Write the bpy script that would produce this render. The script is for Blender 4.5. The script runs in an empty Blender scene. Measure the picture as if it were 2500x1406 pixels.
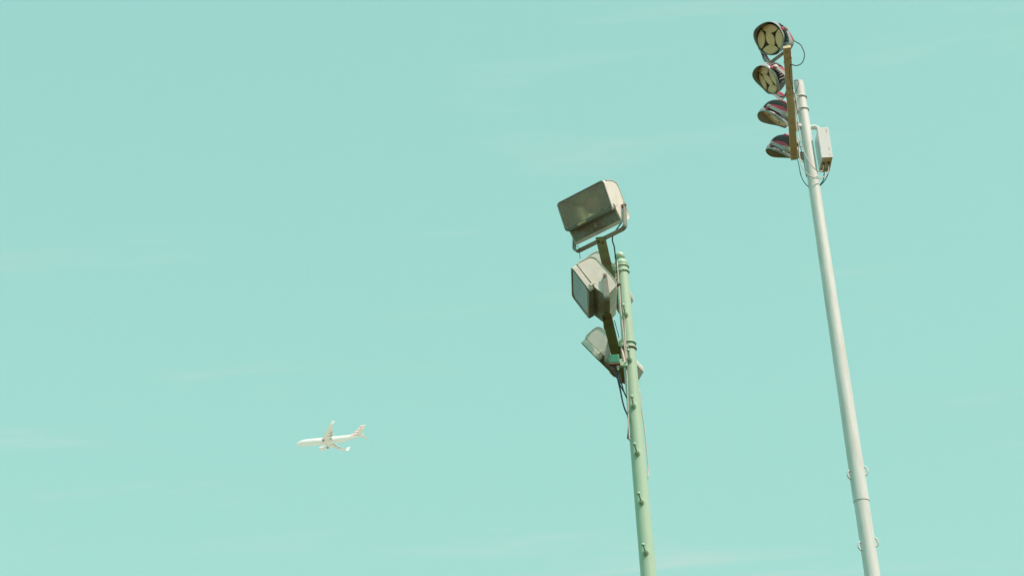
import bpy, math, random
from mathutils import Vector, Matrix
random.seed(7)
R = math.radians
sc = bpy.context.scene

# ------------------------------------------------------------------ camera
PITCH = R(30.0)
FOCAL = 4602.65            # in pixels of the 2500 px wide photograph
ROLL_S, ROLL_C = 0.05256, 0.99862
EYE = Vector((0, 0, 1.6))
FWD = Vector((0, math.cos(PITCH), math.sin(PITCH)))
U0 = Vector((0, -math.sin(PITCH), math.cos(PITCH)))
RIGHT = Vector((1, 0, 0)) * ROLL_C - U0 * ROLL_S
UP = U0 * ROLL_C + Vector((1, 0, 0)) * ROLL_S
cam = bpy.data.cameras.new('camera')
cam.sensor_width = 36.0
cam.lens = 36.0 * FOCAL / 2500.0
cam.clip_start = 0.1
cam.clip_end = 20000
camo = bpy.data.objects.new('camera', cam)
sc.collection.objects.link(camo)
camo.matrix_world = Matrix((
    (RIGHT.x, UP.x, -FWD.x, EYE.x), (RIGHT.y, UP.y, -FWD.y, EYE.y),
    (RIGHT.z, UP.z, -FWD.z, EYE.z), (0, 0, 0, 1)))
sc.camera = camo

# ------------------------------------------------------------------ sky, sun, exposure
SUN_EL, SUN_AZ = R(51), R(132)          # azimuth clockwise from +Y
SUN_DIR = Vector((math.sin(SUN_AZ) * math.cos(SUN_EL), math.cos(SUN_AZ) * math.cos(SUN_EL), math.sin(SUN_EL)))
SKY_TINT = (3.12, 6.15, 4.80)
SKY_STRENGTH = 0.10
SUN_STRENGTH = 5.0
SUN_COLOR = (1.0, 0.60, 0.56)
HAZE_DENSITY = 0.00016

world = bpy.data.worlds.new('World')
sc.world = world
world.use_nodes = True
nt = world.node_tree
nt.nodes.clear()


def node(tree, kind, **kw):
    n = tree.nodes.new(kind)
    for k, v in kw.items():
        if k.startswith('in_'):
            key = k[3:]
            n.inputs[int(key) if key.isdigit() else key].default_value = v
        else:
            setattr(n, k, v)
    return n


def math_node(tree, op, a, b=None, clamp=False):
    n = tree.nodes.new('ShaderNodeMath')
    n.operation = op
    n.use_clamp = clamp
    for i, v in enumerate((a, b)):
        if v is None:
            continue
        if isinstance(v, (int, float)):
            n.inputs[i].default_value = v
        else:
            tree.links.new(v, n.inputs[i])
    return n.outputs[0]


sky = node(nt, 'ShaderNodeTexSky', sky_type='NISHITA', sun_disc=False, sun_elevation=SUN_EL,
           sun_rotation=SUN_AZ, altitude=50, air_density=1.0, dust_density=2.0, ozone_density=1.0)
tint = node(nt, 'ShaderNodeMix', data_type='RGBA', blend_type='MULTIPLY', in_0=1.0)
gam = node(nt, 'ShaderNodeGamma', in_Gamma=0.30)
nt.links.new(sky.outputs[0], gam.inputs[0])
nt.links.new(gam.outputs[0], tint.inputs[6])
tint.inputs[7].default_value = (*SKY_TINT, 1)
# thin cirrus: noise on a flat layer high above, by sky direction
tc = node(nt, 'ShaderNodeTexCoord')
sep = node(nt, 'ShaderNodeSeparateXYZ')
nt.links.new(tc.outputs['Generated'], sep.inputs[0])
zz = math_node(nt, 'MAXIMUM', sep.outputs[2], 0.06)
uu = math_node(nt, 'DIVIDE', sep.outputs[0], zz)
vv = math_node(nt, 'DIVIDE', sep.outputs[1], zz)
cmb = node(nt, 'ShaderNodeCombineXYZ')
nt.links.new(uu, cmb.inputs[0])
nt.links.new(vv, cmb.inputs[1])
mp = node(nt, 'ShaderNodeMapping')
mp.inputs['Rotation'].default_value = (0, 0, R(36))
mp.inputs['Location'].default_value = (-15.41, -4.41, -6.63)
mp.inputs['Scale'].default_value = (1.3, 5.5, 1)
nt.links.new(cmb.outputs[0], mp.inputs[0])
nz = node(nt, 'ShaderNodeTexNoise', in_Scale=1.6, in_Detail=7.0, in_Roughness=0.62, in_Distortion=0.5)
nt.links.new(mp.outputs[0], nz.inputs[0])
mp2 = node(nt, 'ShaderNodeMapping')
mp2.inputs['Location'].default_value = (7.2, 17.14, -13.01)
nt.links.new(cmb.outputs[0], mp2.inputs[0])
nz2 = node(nt, 'ShaderNodeTexNoise', in_Scale=1.5, in_Detail=2.0)
nt.links.new(mp2.outputs[0], nz2.inputs[0])
r1 = node(nt, 'ShaderNodeMapRange', in_1=0.51, in_2=0.86, interpolation_type='SMOOTHSTEP')
nt.links.new(nz.outputs[0], r1.inputs[0])
r2 = node(nt, 'ShaderNodeMapRange', in_1=0.44, in_2=0.70, interpolation_type='SMOOTHSTEP')
nt.links.new(nz2.outputs[0], r2.inputs[0])
cl = math_node(nt, 'MULTIPLY', math_node(nt, 'MULTIPLY', r1.outputs[0], r2.outputs[0]), 0.55)
cm = node(nt, 'ShaderNodeMix', data_type='RGBA')
nt.links.new(cl, cm.inputs[0])
nt.links.new(tint.outputs[2], cm.inputs[6])
cm.inputs[7].default_value = (8.0, 8.2, 7.6, 1)
bg = node(nt, 'ShaderNodeBackground', in_Strength=SKY_STRENGTH)
nt.links.new(cm.outputs[2], bg.inputs[0])
wo = node(nt, 'ShaderNodeOutputWorld')
nt.links.new(bg.outputs[0], wo.inputs[0])

sun = bpy.data.lights.new('sun', 'SUN')
sun.energy = SUN_STRENGTH
sun.angle = R(0.55)
sun.color = SUN_COLOR
suno = bpy.data.objects.new('sun', sun)
sc.collection.objects.link(suno)
suno.location = (20, -20, 40)
suno.rotation_euler = SUN_DIR.to_track_quat('Z', 'Y').to_euler()

vs = sc.view_settings
vs.view_transform = 'Standard'
vs.look = 'None'
vs.exposure = 0.0
vs.gamma = 1.0
vs.use_curve_mapping = False
sc.cycles.use_denoising = True


# ------------------------------------------------------------------ helpers
def at(x, y, Y):
    """World point at photo pixel x, y whose distance along +Y is Y metres."""
    d = FWD * FOCAL + RIGHT * (x - 1250) + UP * (703 - y)
    return EYE + d * (Y / d.y)


def pt(px):
    return at(*px)


def material(name, col, rough=0.5, metal=0.0, dirt=None, dirt_amt=0.35, scale=9.0, bump=0.0, spec=0.5,
             streak=False, speck=None, coat=0.0, lo=0.45, hi=0.75):
    m = bpy.data.materials.new(name)
    m.use_nodes = True
    t = m.node_tree
    b = t.nodes['Principled BSDF']
    b.inputs['Roughness'].default_value = rough
    b.inputs['Metallic'].default_value = metal
    b.inputs['Specular IOR Level'].default_value = spec
    b.inputs['Coat Weight'].default_value = coat
    co = t.nodes.new('ShaderNodeTexCoord')
    mpn = t.nodes.new('ShaderNodeMapping')
    mpn.inputs['Scale'].default_value = (1, 1, 0.12) if streak else (1, 1, 1)
    t.links.new(co.outputs['Object'], mpn.inputs[0])
    n1 = node(t, 'ShaderNodeTexNoise', in_Scale=scale, in_Detail=6.0, in_Roughness=0.65)
    t.links.new(mpn.outputs[0], n1.inputs[0])
    d = dirt or tuple(c * 0.6 for c in col)
    mr = node(t, 'ShaderNodeMapRange', in_1=lo, in_2=hi, in_3=0.0, in_4=dirt_amt)
    t.links.new(n1.outputs[0], mr.inputs[0])
    mx = node(t, 'ShaderNodeMix', data_type='RGBA')
    mx.inputs[6].default_value = (*col, 1)
    mx.inputs[7].default_value = (*d, 1)
    t.links.new(mr.outputs[0], mx.inputs[0])
    out = mx.outputs[2]
    if speck:
        n2 = node(t, 'ShaderNodeTexNoise', in_Scale=scale * 6, in_Detail=3.0)
        t.links.new(co.outputs['Object'], n2.inputs[0])
        mr2 = node(t, 'ShaderNodeMapRange', in_1=0.66, in_2=0.70, in_3=0.0, in_4=0.75)
        t.links.new(n2.outputs[0], mr2.inputs[0])
        mx2 = node(t, 'ShaderNodeMix', data_type='RGBA')
        t.links.new(mr2.outputs[0], mx2.inputs[0])
        t.links.new(out, mx2.inputs[6])
        mx2.inputs[7].default_value = (*speck, 1)
        out = mx2.outputs[2]
    t.links.new(out, b.inputs['Base Color'])
    rr = node(t, 'ShaderNodeMapRange', in_1=0.3, in_2=0.7, in_3=max(0.05, rough - 0.1), in_4=min(1, rough + 0.12))
    t.links.new(n1.outputs[0], rr.inputs[0])
    t.links.new(rr.outputs[0], b.inputs['Roughness'])
    if bump:
        bn = node(t, 'ShaderNodeBump', in_Strength=bump, in_Distance=0.01)
        n3 = node(t, 'ShaderNodeTexNoise', in_Scale=scale * 5, in_Detail=4.0)
        t.links.new(co.outputs['Object'], n3.inputs[0])
        t.links.new(n3.outputs[0], bn.inputs['Height'])
        t.links.new(bn.outputs[0], b.inputs['Normal'])
    return m


def glass_material(name, film, film_amt, rough=0.05):
    """A thin pane: clear with a Fresnel gloss and a film of dirt."""
    m = bpy.data.materials.new(name)
    m.use_nodes = True
    t = m.node_tree
    t.nodes.clear()
    o = node(t, 'ShaderNodeOutputMaterial')
    tr = node(t, 'ShaderNodeBsdfTransparent')
    gl = node(t, 'ShaderNodeBsdfGlossy', in_Roughness=rough)
    df = node(t, 'ShaderNodeBsdfDiffuse', in_Color=(*film, 1))
    fr = node(t, 'ShaderNodeFresnel', in_IOR=1.75)
    co = node(t, 'ShaderNodeTexCoord')
    n1 = node(t, 'ShaderNodeTexNoise', in_Scale=7.0, in_Detail=5.0)
    t.links.new(co.outputs['Object'], n1.inputs[0])
    mr = node(t, 'ShaderNodeMapRange', in_1=0.3, in_2=0.7, in_3=film_amt * 0.6, in_4=film_amt * 1.4)
    t.links.new(n1.outputs[0], mr.inputs[0])
    a = node(t, 'ShaderNodeMixShader')
    t.links.new(mr.outputs[0], a.inputs[0])
    t.links.new(tr.outputs[0], a.inputs[1])
    t.links.new(df.outputs[0], a.inputs[2])
    b = node(t, 'ShaderNodeMixShader')
    t.links.new(fr.outputs[0], b.inputs[0])
    t.links.new(a.outputs[0], b.inputs[1])
    t.links.new(gl.outputs[0], b.inputs[2])
    t.links.new(b.outputs[0], o.inputs[0])
    return m


MESHES = {}


def make(name, V, F, mat, parent=None, smooth=False, bevel=0.0, key=None, kind=None, auto=None):
    """One mesh object. V is in the parent's local space."""
    if key and key in MESHES:
        me = MESHES[key]
    else:
        me = bpy.data.meshes.new(name)
        me.from_pydata([tuple(v) for v in V], [], F)
        me.validate()
        if mat:
            me.materials.append(mat)
        if smooth:
            me.polygons.foreach_set('use_smooth', [True] * len(me.polygons))
            if auto is not None:
                me.set_sharp_from_angle(angle=R(auto))
        me.update()
        if key:
            MESHES[key] = me
    o = bpy.data.objects.new(name, me)
    sc.collection.objects.link(o)
    if parent is not None:
        o.parent = parent
    if bevel:
        md = o.modifiers.new('bevel', 'BEVEL')
        md.width = bevel
        md.segments = 2
        md.limit_method = 'ANGLE'
        md.angle_limit = R(35)
    if kind:
        o['kind'] = kind
    return o


def thing(name, label, cat, loc=(0, 0, 0), matrix=None, group=None):
    o = bpy.data.objects.new(name, None)
    sc.collection.objects.link(o)
    o.empty_display_size = 0.2
    if matrix is not None:
        o.matrix_world = matrix
    else:
        o.location = loc
    o['label'] = label
    o['category'] = cat
    if group:
        o['group'] = group
    return o


class Geo:
    """Collects simple shapes for one mesh."""
    def __init__(self):
        self.V, self.F = [], []

    def add(self, V, F):
        n = len(self.V)
        self.V += [Vector(v) for v in V]
        self.F += [tuple(i + n for i in f) for f in F]
        return self

    def box(self, c, s, ax=None):
        c = Vector(c)
        X, Y, Z = ax if ax else (Vector((1, 0, 0)), Vector((0, 1, 0)), Vector((0, 0, 1)))
        V = [c + X * (s[0] / 2 * i) + Y * (s[1] / 2 * j) + Z * (s[2] / 2 * k)
             for k in (-1, 1) for j in (-1, 1) for i in (-1, 1)]
        return self.add(V, [(0, 2, 3, 1), (4, 5, 7, 6), (0, 1, 5, 4), (2, 6, 7, 3), (0, 4, 6, 2), (1, 3, 7, 5)])

    def rings(self, rings, close=True, cap0=True, cap1=True):
        n = len(rings[0])
        V = [v for r in rings for v in r]
        F = []
        for i in range(len(rings) - 1):
            for j in range(n if close else n - 1):
                a, b = i * n + j, i * n + (j + 1) % n
                F.append((a, b, b + n, a + n))
        if cap0:
            F.append(tuple(range(n - 1, -1, -1)))
        if cap1:
            F.append(tuple((len(rings) - 1) * n + j for j in range(n)))
        return self.add(V, F)

    def tube(self, path, r, seg=10, caps=True):
        path = [Vector(p) for p in path]
        rr = r if isinstance(r, (list, tuple)) else [r] * len(path)
        T = [(path[min(i + 1, len(path) - 1)] - path[max(i - 1, 0)]).normalized() for i in range(len(path))]
        a = T[0].orthogonal().normalized()
        rs = []
        for p, t, q in zip(path, T, rr):
            a = (a - t * a.dot(t)).normalized()
            b = t.cross(a)
            rs.append([p + (a * math.cos(2 * math.pi * k / seg) + b * math.sin(2 * math.pi * k / seg)) * q for k in range(seg)])
        return self.rings(rs, True, caps, caps)

    def cyl(self, a, b, r, seg=16):
        return self.tube([a, b], r, seg)

    def ball(self, c, r, seg=12, squash=1.0, axis=Vector((0, 0, 1))):
        c = Vector(c)
        path, rr = [], []
        for i in range(seg + 1):
            t = math.pi * i / seg
            path.append(c - axis * (math.cos(t) * r * squash))
            rr.append(max(1e-4, math.sin(t) * r))
        a = axis.orthogonal().normalized()
        b = axis.cross(a)
        m = seg + 4
        rs = [[p + (a * math.cos(2 * math.pi * k / m) + b * math.sin(2 * math.pi * k / m)) * q for k in range(m)] for p, q in zip(path, rr)]
        return self.rings(rs)

    def ribbon(self, path, width, thick, wdir):
        """Flat bar along path; wdir is the direction of its width."""
        path = [Vector(p) for p in path]
        ww = width if isinstance(width, (list, tuple)) else [width] * len(path)
        rs = []
        for i, p in enumerate(path):
            t = (path[min(i + 1, len(path) - 1)] - path[max(i - 1, 0)]).normalized()
            w = (wdir - t * wdir.dot(t)).normalized()
            n = t.cross(w)
            h, k = ww[i] / 2, thick / 2
            rs.append([p + w * h + n * k, p - w * h + n * k, p - w * h - n * k, p + w * h - n * k])
        return self.rings(rs)


def subset(geo, faces):
    ids = sorted({i for f in faces for i in f})
    idx = {a: b for b, a in enumerate(ids)}
    return [geo.V[i] for i in ids], [tuple(idx[i] for i in f) for f in faces]


def fillet(P, rad, n=6):
    P = [Vector(p) for p in P]
    out = [P[0]]
    for i in range(1, len(P) - 1):
        a, b, c = P[i - 1], P[i], P[i + 1]
        r = min(rad, (a - b).length * 0.48, (c - b).length * 0.48)
        s, e = b + (a - b).normalized() * r, b + (c - b).normalized() * r
        for k in range(n + 1):
            t = k / n
            out.append(s * (1 - t) ** 2 + b * 2 * t * (1 - t) + e * t * t)
    out.append(P[-1])
    return out


def smooth_path(P, n=6):
    P = [Vector(p) for p in P]
    Q = [P[0] * 2 - P[1]] + P + [P[-1] * 2 - P[-2]]
    out = []
    for i in range(1, len(Q) - 2):
        for k in range(n):
            t = k / n
            a, b, c, d = Q[i - 1], Q[i], Q[i + 1], Q[i + 2]
            out.append(0.5 * ((2 * b) + (c - a) * t + (2 * a - 5 * b + 4 * c - d) * t * t + (3 * b - a - 3 * c + d) * t ** 3))
    out.append(P[-1])
    return out


def rrect(w, h, r, n=5, y=0.0):
    """Rounded rectangle in the X/Z plane."""
    pts = []
    for cx, cz, a0 in ((w / 2 - r, h / 2 - r, 0), (-w / 2 + r, h / 2 - r, 90), (-w / 2 + r, -h / 2 + r, 180), (w / 2 - r, -h / 2 + r, 270)):
        for k in range(n + 1):
            a = R(a0 + 90 * k / n)
            pts.append(Vector((cx + r * math.cos(a), y, cz + r * math.sin(a))))
    return pts


def aim(loc, yaw, tilt, roll=0.0):
    """Matrix: local +X = lamp's side axis, -Y = the way it faces, +Z = its up. yaw 0 faces the camera (-Y), + to the left."""
    yaw, tilt, roll = R(yaw), R(tilt), R(roll)
    n = Vector((-math.sin(yaw) * math.cos(tilt), -math.cos(yaw) * math.cos(tilt), -math.sin(tilt)))
    w = Vector((0, 0, 1)).cross(n).normalized()
    h = n.cross(w)
    w, h = w * math.cos(roll) + h * math.sin(roll), h * math.cos(roll) - w * math.sin(roll)
    d = -n
    return Matrix(((w.x, d.x, h.x, loc[0]), (w.y, d.y, h.y, loc[1]), (w.z, d.z, h.z, loc[2]), (0, 0, 0, 1)))


# ------------------------------------------------------------------ materials
M_ground = material('pale_dry_ground', (0.58, 0.60, 0.49), 0.95, dirt=(0.48, 0.46, 0.36), dirt_amt=0.8, scale=0.01, spec=0.1)
M_field = material('brown_field', (0.076, 0.060, 0.017), 0.95, dirt=(0.055, 0.048, 0.014), dirt_amt=0.8, scale=0.15, spec=0.1)
M_green = material('pale_green_pole_paint', (0.42, 0.66, 0.50), 0.38, dirt=(0.31, 0.50, 0.35), dirt_amt=0.45, scale=7, streak=True, bump=0.12, speck=(0.54, 0.64, 0.55))
M_galv = material('white_pole_coating', (0.67, 0.78, 0.77), 0.5, dirt=(0.46, 0.54, 0.49), dirt_amt=0.7, scale=11, streak=True, bump=0.08)
M_cream = material('cream_lamp_paint', (0.72, 0.76, 0.69), 0.45, dirt=(0.46, 0.48, 0.40), dirt_amt=0.45, scale=8, bump=0.08)
M_under = material('rust_stained_shade_grey', (0.21, 0.29, 0.25), 0.6, dirt=(0.16, 0.09, 0.05), dirt_amt=0.7, scale=5, bump=0.15, speck=(0.65, 0.60, 0.5), lo=0.50, hi=0.66)  # rust stains over a dark base that paints in the underside's shade
M_frame = material('weathered_shade_bezel', (0.20, 0.25, 0.22), 0.5, dirt=(0.12, 0.13, 0.10), dirt_amt=0.6, scale=12, bump=0.1)  # dark base paints shade onto the frame's front and bottom; mottling is weathering
M_arm = material('olive_arm_paint', (0.17, 0.25, 0.09), 0.55, dirt=(0.16, 0.09, 0.04), dirt_amt=0.6, scale=6, bump=0.12)
M_armw = material('yellowed_bounce_warm_arm', (0.90, 0.80, 0.52), 0.45, metal=0.0, dirt=(0.66, 0.58, 0.32), dirt_amt=0.6, scale=9, bump=0.08)  # yellowed white, warmed further to carry ground-bounce light on undersides
M_rust = material('rusty_bolt', (0.24, 0.13, 0.07), 0.7, scale=30, bump=0.2)
M_steel = material('galvanised_fitting', (0.55, 0.55, 0.50), 0.4, metal=0.3, scale=20)
M_refl = material('tarnished_reflector', (0.74, 0.78, 0.46), 0.30, metal=0.85, dirt=(0.46, 0.50, 0.28), dirt_amt=0.7, scale=4, bump=0.05)
M_yoke = material('dull_cream_yoke', (0.26, 0.31, 0.27), 0.5, dirt=(0.26, 0.22, 0.14), dirt_amt=0.6, scale=8, bump=0.1)
M_bulb = material('frosted_bulb', (0.92, 0.68, 0.44), 0.35, dirt=(0.60, 0.42, 0.24), dirt_amt=0.5, scale=10, spec=0.6)
M_tab = material('yellowed_hinge_tab', (0.62, 0.52, 0.28), 0.6, scale=25)
M_glass = glass_material('dusty_lamp_glass', (0.36, 0.50, 0.36), 0.28, 0.06)
M_dark = material('black_backing', (0.025, 0.022, 0.018), 0.6, scale=20)
M_shell = material('pale_grey_shell', (0.38, 0.46, 0.47), 0.28, scale=6, dirt_amt=0.25)
M_fin = material('dark_heat_sink', (0.11, 0.13, 0.13), 0.4, metal=0.4, scale=15)
M_red = material('crimson_bracket', (0.50, 0.055, 0.10), 0.35, scale=10, dirt_amt=0.2)
M_led = material('amber_led_panel', (0.95, 0.77, 0.42), 0.3, dirt=(0.88, 0.64, 0.28), dirt_amt=0.5, scale=30, coat=0.3)
M_ledp = material('led_dome', (0.90, 0.80, 0.52), 0.15, scale=40, coat=0.5)
M_cable_d = material('dark_blue_cable', (0.02, 0.05, 0.075), 0.5, scale=30)
M_cable_w = material('grey_cable', (0.62, 0.60, 0.54), 0.5, scale=30)
M_box = material('white_box_enamel', (0.74, 0.82, 0.84), 0.4, dirt=(0.56, 0.56, 0.48), dirt_amt=0.25, scale=7, bump=0.04)
M_jbox = material('green_junction_box', (0.04, 0.30, 0.19), 0.4, scale=10)
M_plane = material('white_aircraft_paint', (0.78, 0.84, 0.85), 0.3, dirt=(0.73, 0.79, 0.78), dirt_amt=0.5, scale=0.4, coat=0.2)
M_wing = material('grey_wing_skin', (0.78, 0.79, 0.76), 0.4, dirt=(0.66, 0.64, 0.58), dirt_amt=0.5, scale=0.5)
M_flap = material('mid_grey_flap', (0.42, 0.43, 0.40), 0.5, scale=0.6)  # flaps are a darker grey than the wing skin
M_engd = material('engine_exhaust_metal', (0.22, 0.21, 0.20), 0.4, metal=0.6, scale=1.0)
M_cockpit = material('cockpit_glass', (0.03, 0.03, 0.04), 0.1, scale=2)
M_tailred = material('red_tail_paint', (0.60, 0.07, 0.06), 0.35, scale=1.0)


def stripe_material():
    """Fin paint: stripes parallel to the fuselage, red behind, blue near the leading edge."""
    m = bpy.data.materials.new('striped_fin_paint')
    m.use_nodes = True
    t = m.node_tree
    b = t.nodes['Principled BSDF']
    b.inputs['Roughness'].default_value = 0.35
    co = node(t, 'ShaderNodeTexCoord')
    s = node(t, 'ShaderNodeSeparateXYZ')
    t.links.new(co.outputs['Object'], s.inputs[0])
    ph = math_node(t, 'DIVIDE', math_node(t, 'ADD', s.outputs[2], math_node(t, 'MULTIPLY', s.outputs[0], -0.04)), 1.45)
    fr = math_node(t, 'FRACT', ph)
    st = math_node(t, 'LESS_THAN', fr, 0.36)
    # distance behind the swept leading edge
    beh = math_node(t, 'SUBTRACT', s.outputs[0], math_node(t, 'ADD', 30.5, math_node(t, 'MULTIPLY', s.outputs[2], 0.90)))
    isred = math_node(t, 'GREATER_THAN', beh, 0.9)
    c1 = node(t, 'ShaderNodeMix', data_type='RGBA')
    t.links.new(isred, c1.inputs[0])
    c1.inputs[6].default_value = (0.30, 0.48, 0.58, 1)
    c1.inputs[7].default_value = (0.62, 0.20, 0.18, 1)
    c2 = node(t, 'ShaderNodeMix', data_type='RGBA')
    t.links.new(st, c2.inputs[0])
    c2.inputs[6].default_value = (0.80, 0.78, 0.75, 1)
    t.links.new(c1.outputs[2], c2.inputs[7])
    t.links.new(c2.outputs[2], b.inputs['Base Color'])
    return m


M_fintail = stripe_material()

# ------------------------------------------------------------------ ground
g = Geo()
N, S = 40, 3000.0
gv = [(-S + 2 * S * i / N, -S + 2 * S * j / N, 0.0) for j in range(N + 1) for i in range(N + 1)]
gf = [(j * (N + 1) + i, j * (N + 1) + i + 1, (j + 1) * (N + 1) + i + 1, (j + 1) * (N + 1) + i) for j in range(N) for i in range(N)]
make('ground', gv, gf, M_ground, kind='structure')
make('unseen_dark_field', [(-110, -90, 0.004), (130, -90, 0.004), (130, 150, 0.004), (-110, 150, 0.004)], [(0, 1, 2, 3)], M_field, kind='structure')  # unseen dark sheet, added to cut ground bounce on the masts


# ------------------------------------------------------------------ masts
def lathe_rings(prof, cx=0.0, cy=0.0, seg=40):
    return [[Vector((cx + r * math.cos(2 * math.pi * k / seg), cy + r * math.sin(2 * math.pi * k / seg), z)) for k in range(seg)] for r, z in prof]


GX, GY = 1.158, 17.0       # green mast
WX, WY = 4.249, 22.0       # white mast
ZA, ZB = 11.53, 10.62      # underside of the green mast's two arms
ZW = 17.06                 # underside of the white mast's arm

green = thing('light_mast', 'pale green floodlight mast with climbing pegs and ball finial, left of the white mast', 'mast', (GX, GY, 0), group='light masts')
GB = Vector((GX, GY, 0))
G_TOP = at(1517, 645, GY).z


def g_rad(z):
    return 0.0765 + (8.16 - z) * 0.0038


prof = [(g_rad(z), z) for z in [0.25 + (G_TOP - 0.25) * i / 24 for i in range(25)]]
make('shaft', *(lambda q: (q.V, q.F))(Geo().rings(lathe_rings(prof))), M_green, green, smooth=True, auto=50)
q = Geo().rings(lathe_rings([(0.20, 0.0), (0.20, 0.03), (0.13, 0.035), (0.12, 0.25)]))
make('base_flange', q.V, q.F, M_green, green, smooth=True, auto=30)
t = G_TOP
q = Geo().rings(lathe_rings([(0.0655, t - 0.10), (0.0655, t - 0.012), (0.069, t - 0.010), (0.069, t + 0.006), (0.063, t + 0.008), (0.055, t + 0.035), (0.04, t + 0.05), (0.03, t + 0.06)]))
make('top_sleeve', q.V, q.F, M_green, green, smooth=True, auto=40)
q = Geo().ball((-0.012, 0, t + 0.095), 0.056, 14, 0.9)
make('ball_finial', q.V, q.F, M_green, green, smooth=True)


def arm_line(p0, p1):
    d = (p1 - p0)
    d.z = 0
    d.normalize()
    return d, Vector((0, 0, 1)).cross(d).normalized()


def onz(x, y, z):
    d = FWD * FOCAL + RIGHT * (x - 1250) + UP * (703 - y)
    return EYE + d * ((z - EYE.z) / d.z)


def bar(p0, p1, width, height):
    """Rectangular bar from p0 to p1, p at the underside centre line."""
    d, s = arm_line(p0, p1)
    rs = [[p + s * a + Vector((0, 0, b)) for a, b in ((-width / 2, 0), (width / 2, 0), (width / 2, height), (-width / 2, height))] for p in (p0, p1)]
    return Geo().rings(rs, True, True, True)


def bolt(parent, p, axis, r=0.012, L=0.02, mat=None, name='bolt'):
    q = Geo().cyl(p, p + axis * L, r, 6)
    q.cyl(p, p + axis * L * 0.35, r * 1.6, 12)
    return make(name, q.V, q.F, mat or M_rust, parent)


ARMS = []
for z, near, far in ((ZA, (1466, 581), (1506, 752)), (ZB, (1480, 767), (1521, 936))):
    p0, p1 = onz(*near, z), onz(*far, z)
    ARMS.append((p0.copy(), p1.copy()))
    q = bar(p0 - GB, p1 - GB, 0.10, 0.016)
    arm = make('cross_arm', q.V, q.F, M_arm, green, bevel=0.003)
    d, s = arm_line(p0, p1)
    L = (p1 - p0).length
    # slotted holes read as dark or bright slots with raised washers; bolts at each lamp seat
    for e in (0.075, L - 0.075):
        c = p0 + d * e - GB
        bolt(arm, c + d * 0.02 + s * -0.01, Vector((0, 0, -1)), 0.011, 0.022)
        for k in (-1, 0, 1):
            q = Geo().box(c + s * 0.028 + d * (k * 0.022) + Vector((0, 0, -0.0015)), (0.026, 0.007, 0.003), (s, d, Vector((0, 0, 1))))
            make('slot', q.V, q.F, M_dark if e < 0.2 else M_steel, arm)
    # saddle bracket and U-bolt to the mast
    tt = (GY - p0.y) / (p1.y - p0.y)
    m = p0.lerp(p1, tt) - GB
    rr = g_rad(z)
    q = Geo().box(Vector(((m.x + 0.05 - rr) / 2, 0, z + 0.042)), (abs(-rr - m.x - 0.05) + 0.10, 0.09, 0.05))
    q.box(Vector((-rr - 0.012, 0, z + 0.03)), (0.012, 0.16, 0.11))
    make('saddle_bracket', q.V, q.F, M_green, green, bevel=0.004)
    for dz in (0.0, 0.062):
        ring = [Vector((math.cos(a) * (rr + 0.008), math.sin(a) * (rr + 0.008), z + dz)) for a in [R(-115 + 230 * k / 24) for k in range(25)]]
        ring = [ring[0] + Vector((-0.07, 0, 0))] + ring + [ring[-1] + Vector((-0.07, 0, 0))]
        q = Geo().tube(ring, 0.007, 8)
        make('u_bolt', q.V, q.F, M_green if dz or z > 11 else M_rust, green, smooth=True)
    bolt(green, Vector((-0.02, -rr - 0.004, z - 0.004)), Vector((0, -1, 0)), 0.011, 0.02, M_green)

# climbing pegs
for by in (775, 885, 998, 1113, 1232, 1354):
    c = at(1585.5 + 0.0871 * (by - 1406) - 2.2, by, GY)
    z = c.z
    rr = g_rad(z)
    dirv = Vector((-0.115 + random.uniform(-0.05, 0.05), -1, random.uniform(-0.04, 0.03))).normalized()
    base = dirv * rr * 0.96 + Vector((0, 0, z))
    q = Geo().tube([base, base + dirv * 0.215], 0.0085, 10)
    peg = make('climbing_peg', q.V, q.F, M_green, green, smooth=True, auto=40)
    q = Geo().ball(base + dirv * 0.222, 0.0185, 10)
    make('knob', q.V, q.F, M_green, peg, smooth=True)
    q = Geo().tube([base - dirv * 0.01, base + dirv * 0.018], 0.031, 14)
    q.tube([base + dirv * 0.018, base + dirv * 0.058], 0.023, 6)
    make('boss', q.V, q.F, M_green, peg, bevel=0.003)


def cable(parent, pixels, r, mat, name='cable', n=6):
    P = smooth_path([(Vector(p) if isinstance(p, Vector) else pt(p)) - Vector(parent.location) for p in pixels], n)
    q = Geo().tube(P, r, 8)
    return make(name, q.V, q.F, mat, parent, smooth=True)


# cables on the green mast (photo pixel x, y and distance)
GLAND = Vector((0.20, 0.335, -0.22))
AIM1, AIM2 = ((0.772, 16.20, 11.868), 39.9, 22.1, 0.4), ((0.672, 16.30, 10.902), 92.0, 30.1, -2.0)
cable(green, [aim(*AIM1) @ GLAND, (1496, 577, 16.62), (1500, 605, 16.75), (1504, 640, 16.92), (1506, 655, 16.92)], 0.007, M_cable_d)
cable(green, [(1507, 640, 16.90), (1511, 700, 16.90), (1516, 760, 16.90), (1521, 810, 16.90), (1527, 870, 16.90), (1531, 930, 16.90), (1533, 990, 16.90), (1535, 1040, 16.90), (1537, 1075, 16.9)], 0.007, M_cable_w)
cable(green, [aim(*AIM2) @ GLAND, (1518, 752, 16.75), (1524, 778, 16.90), (1527, 830, 16.90), (1531, 900, 16.89)], 0.006, M_cable_w)
cable(green, [(1500, 782, 17.3), (1505, 800, 17.25), (1510, 818, 17.2), (1512, 830, 17.1)], 0.005, M_cable_d)
cable(green, [(1512, 826, 17.0), (1516, 845, 16.95), (1521, 865, 16.9), (1526, 890, 16.88)], 0.012, M_cable_w, 'conduit_stub')
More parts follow.
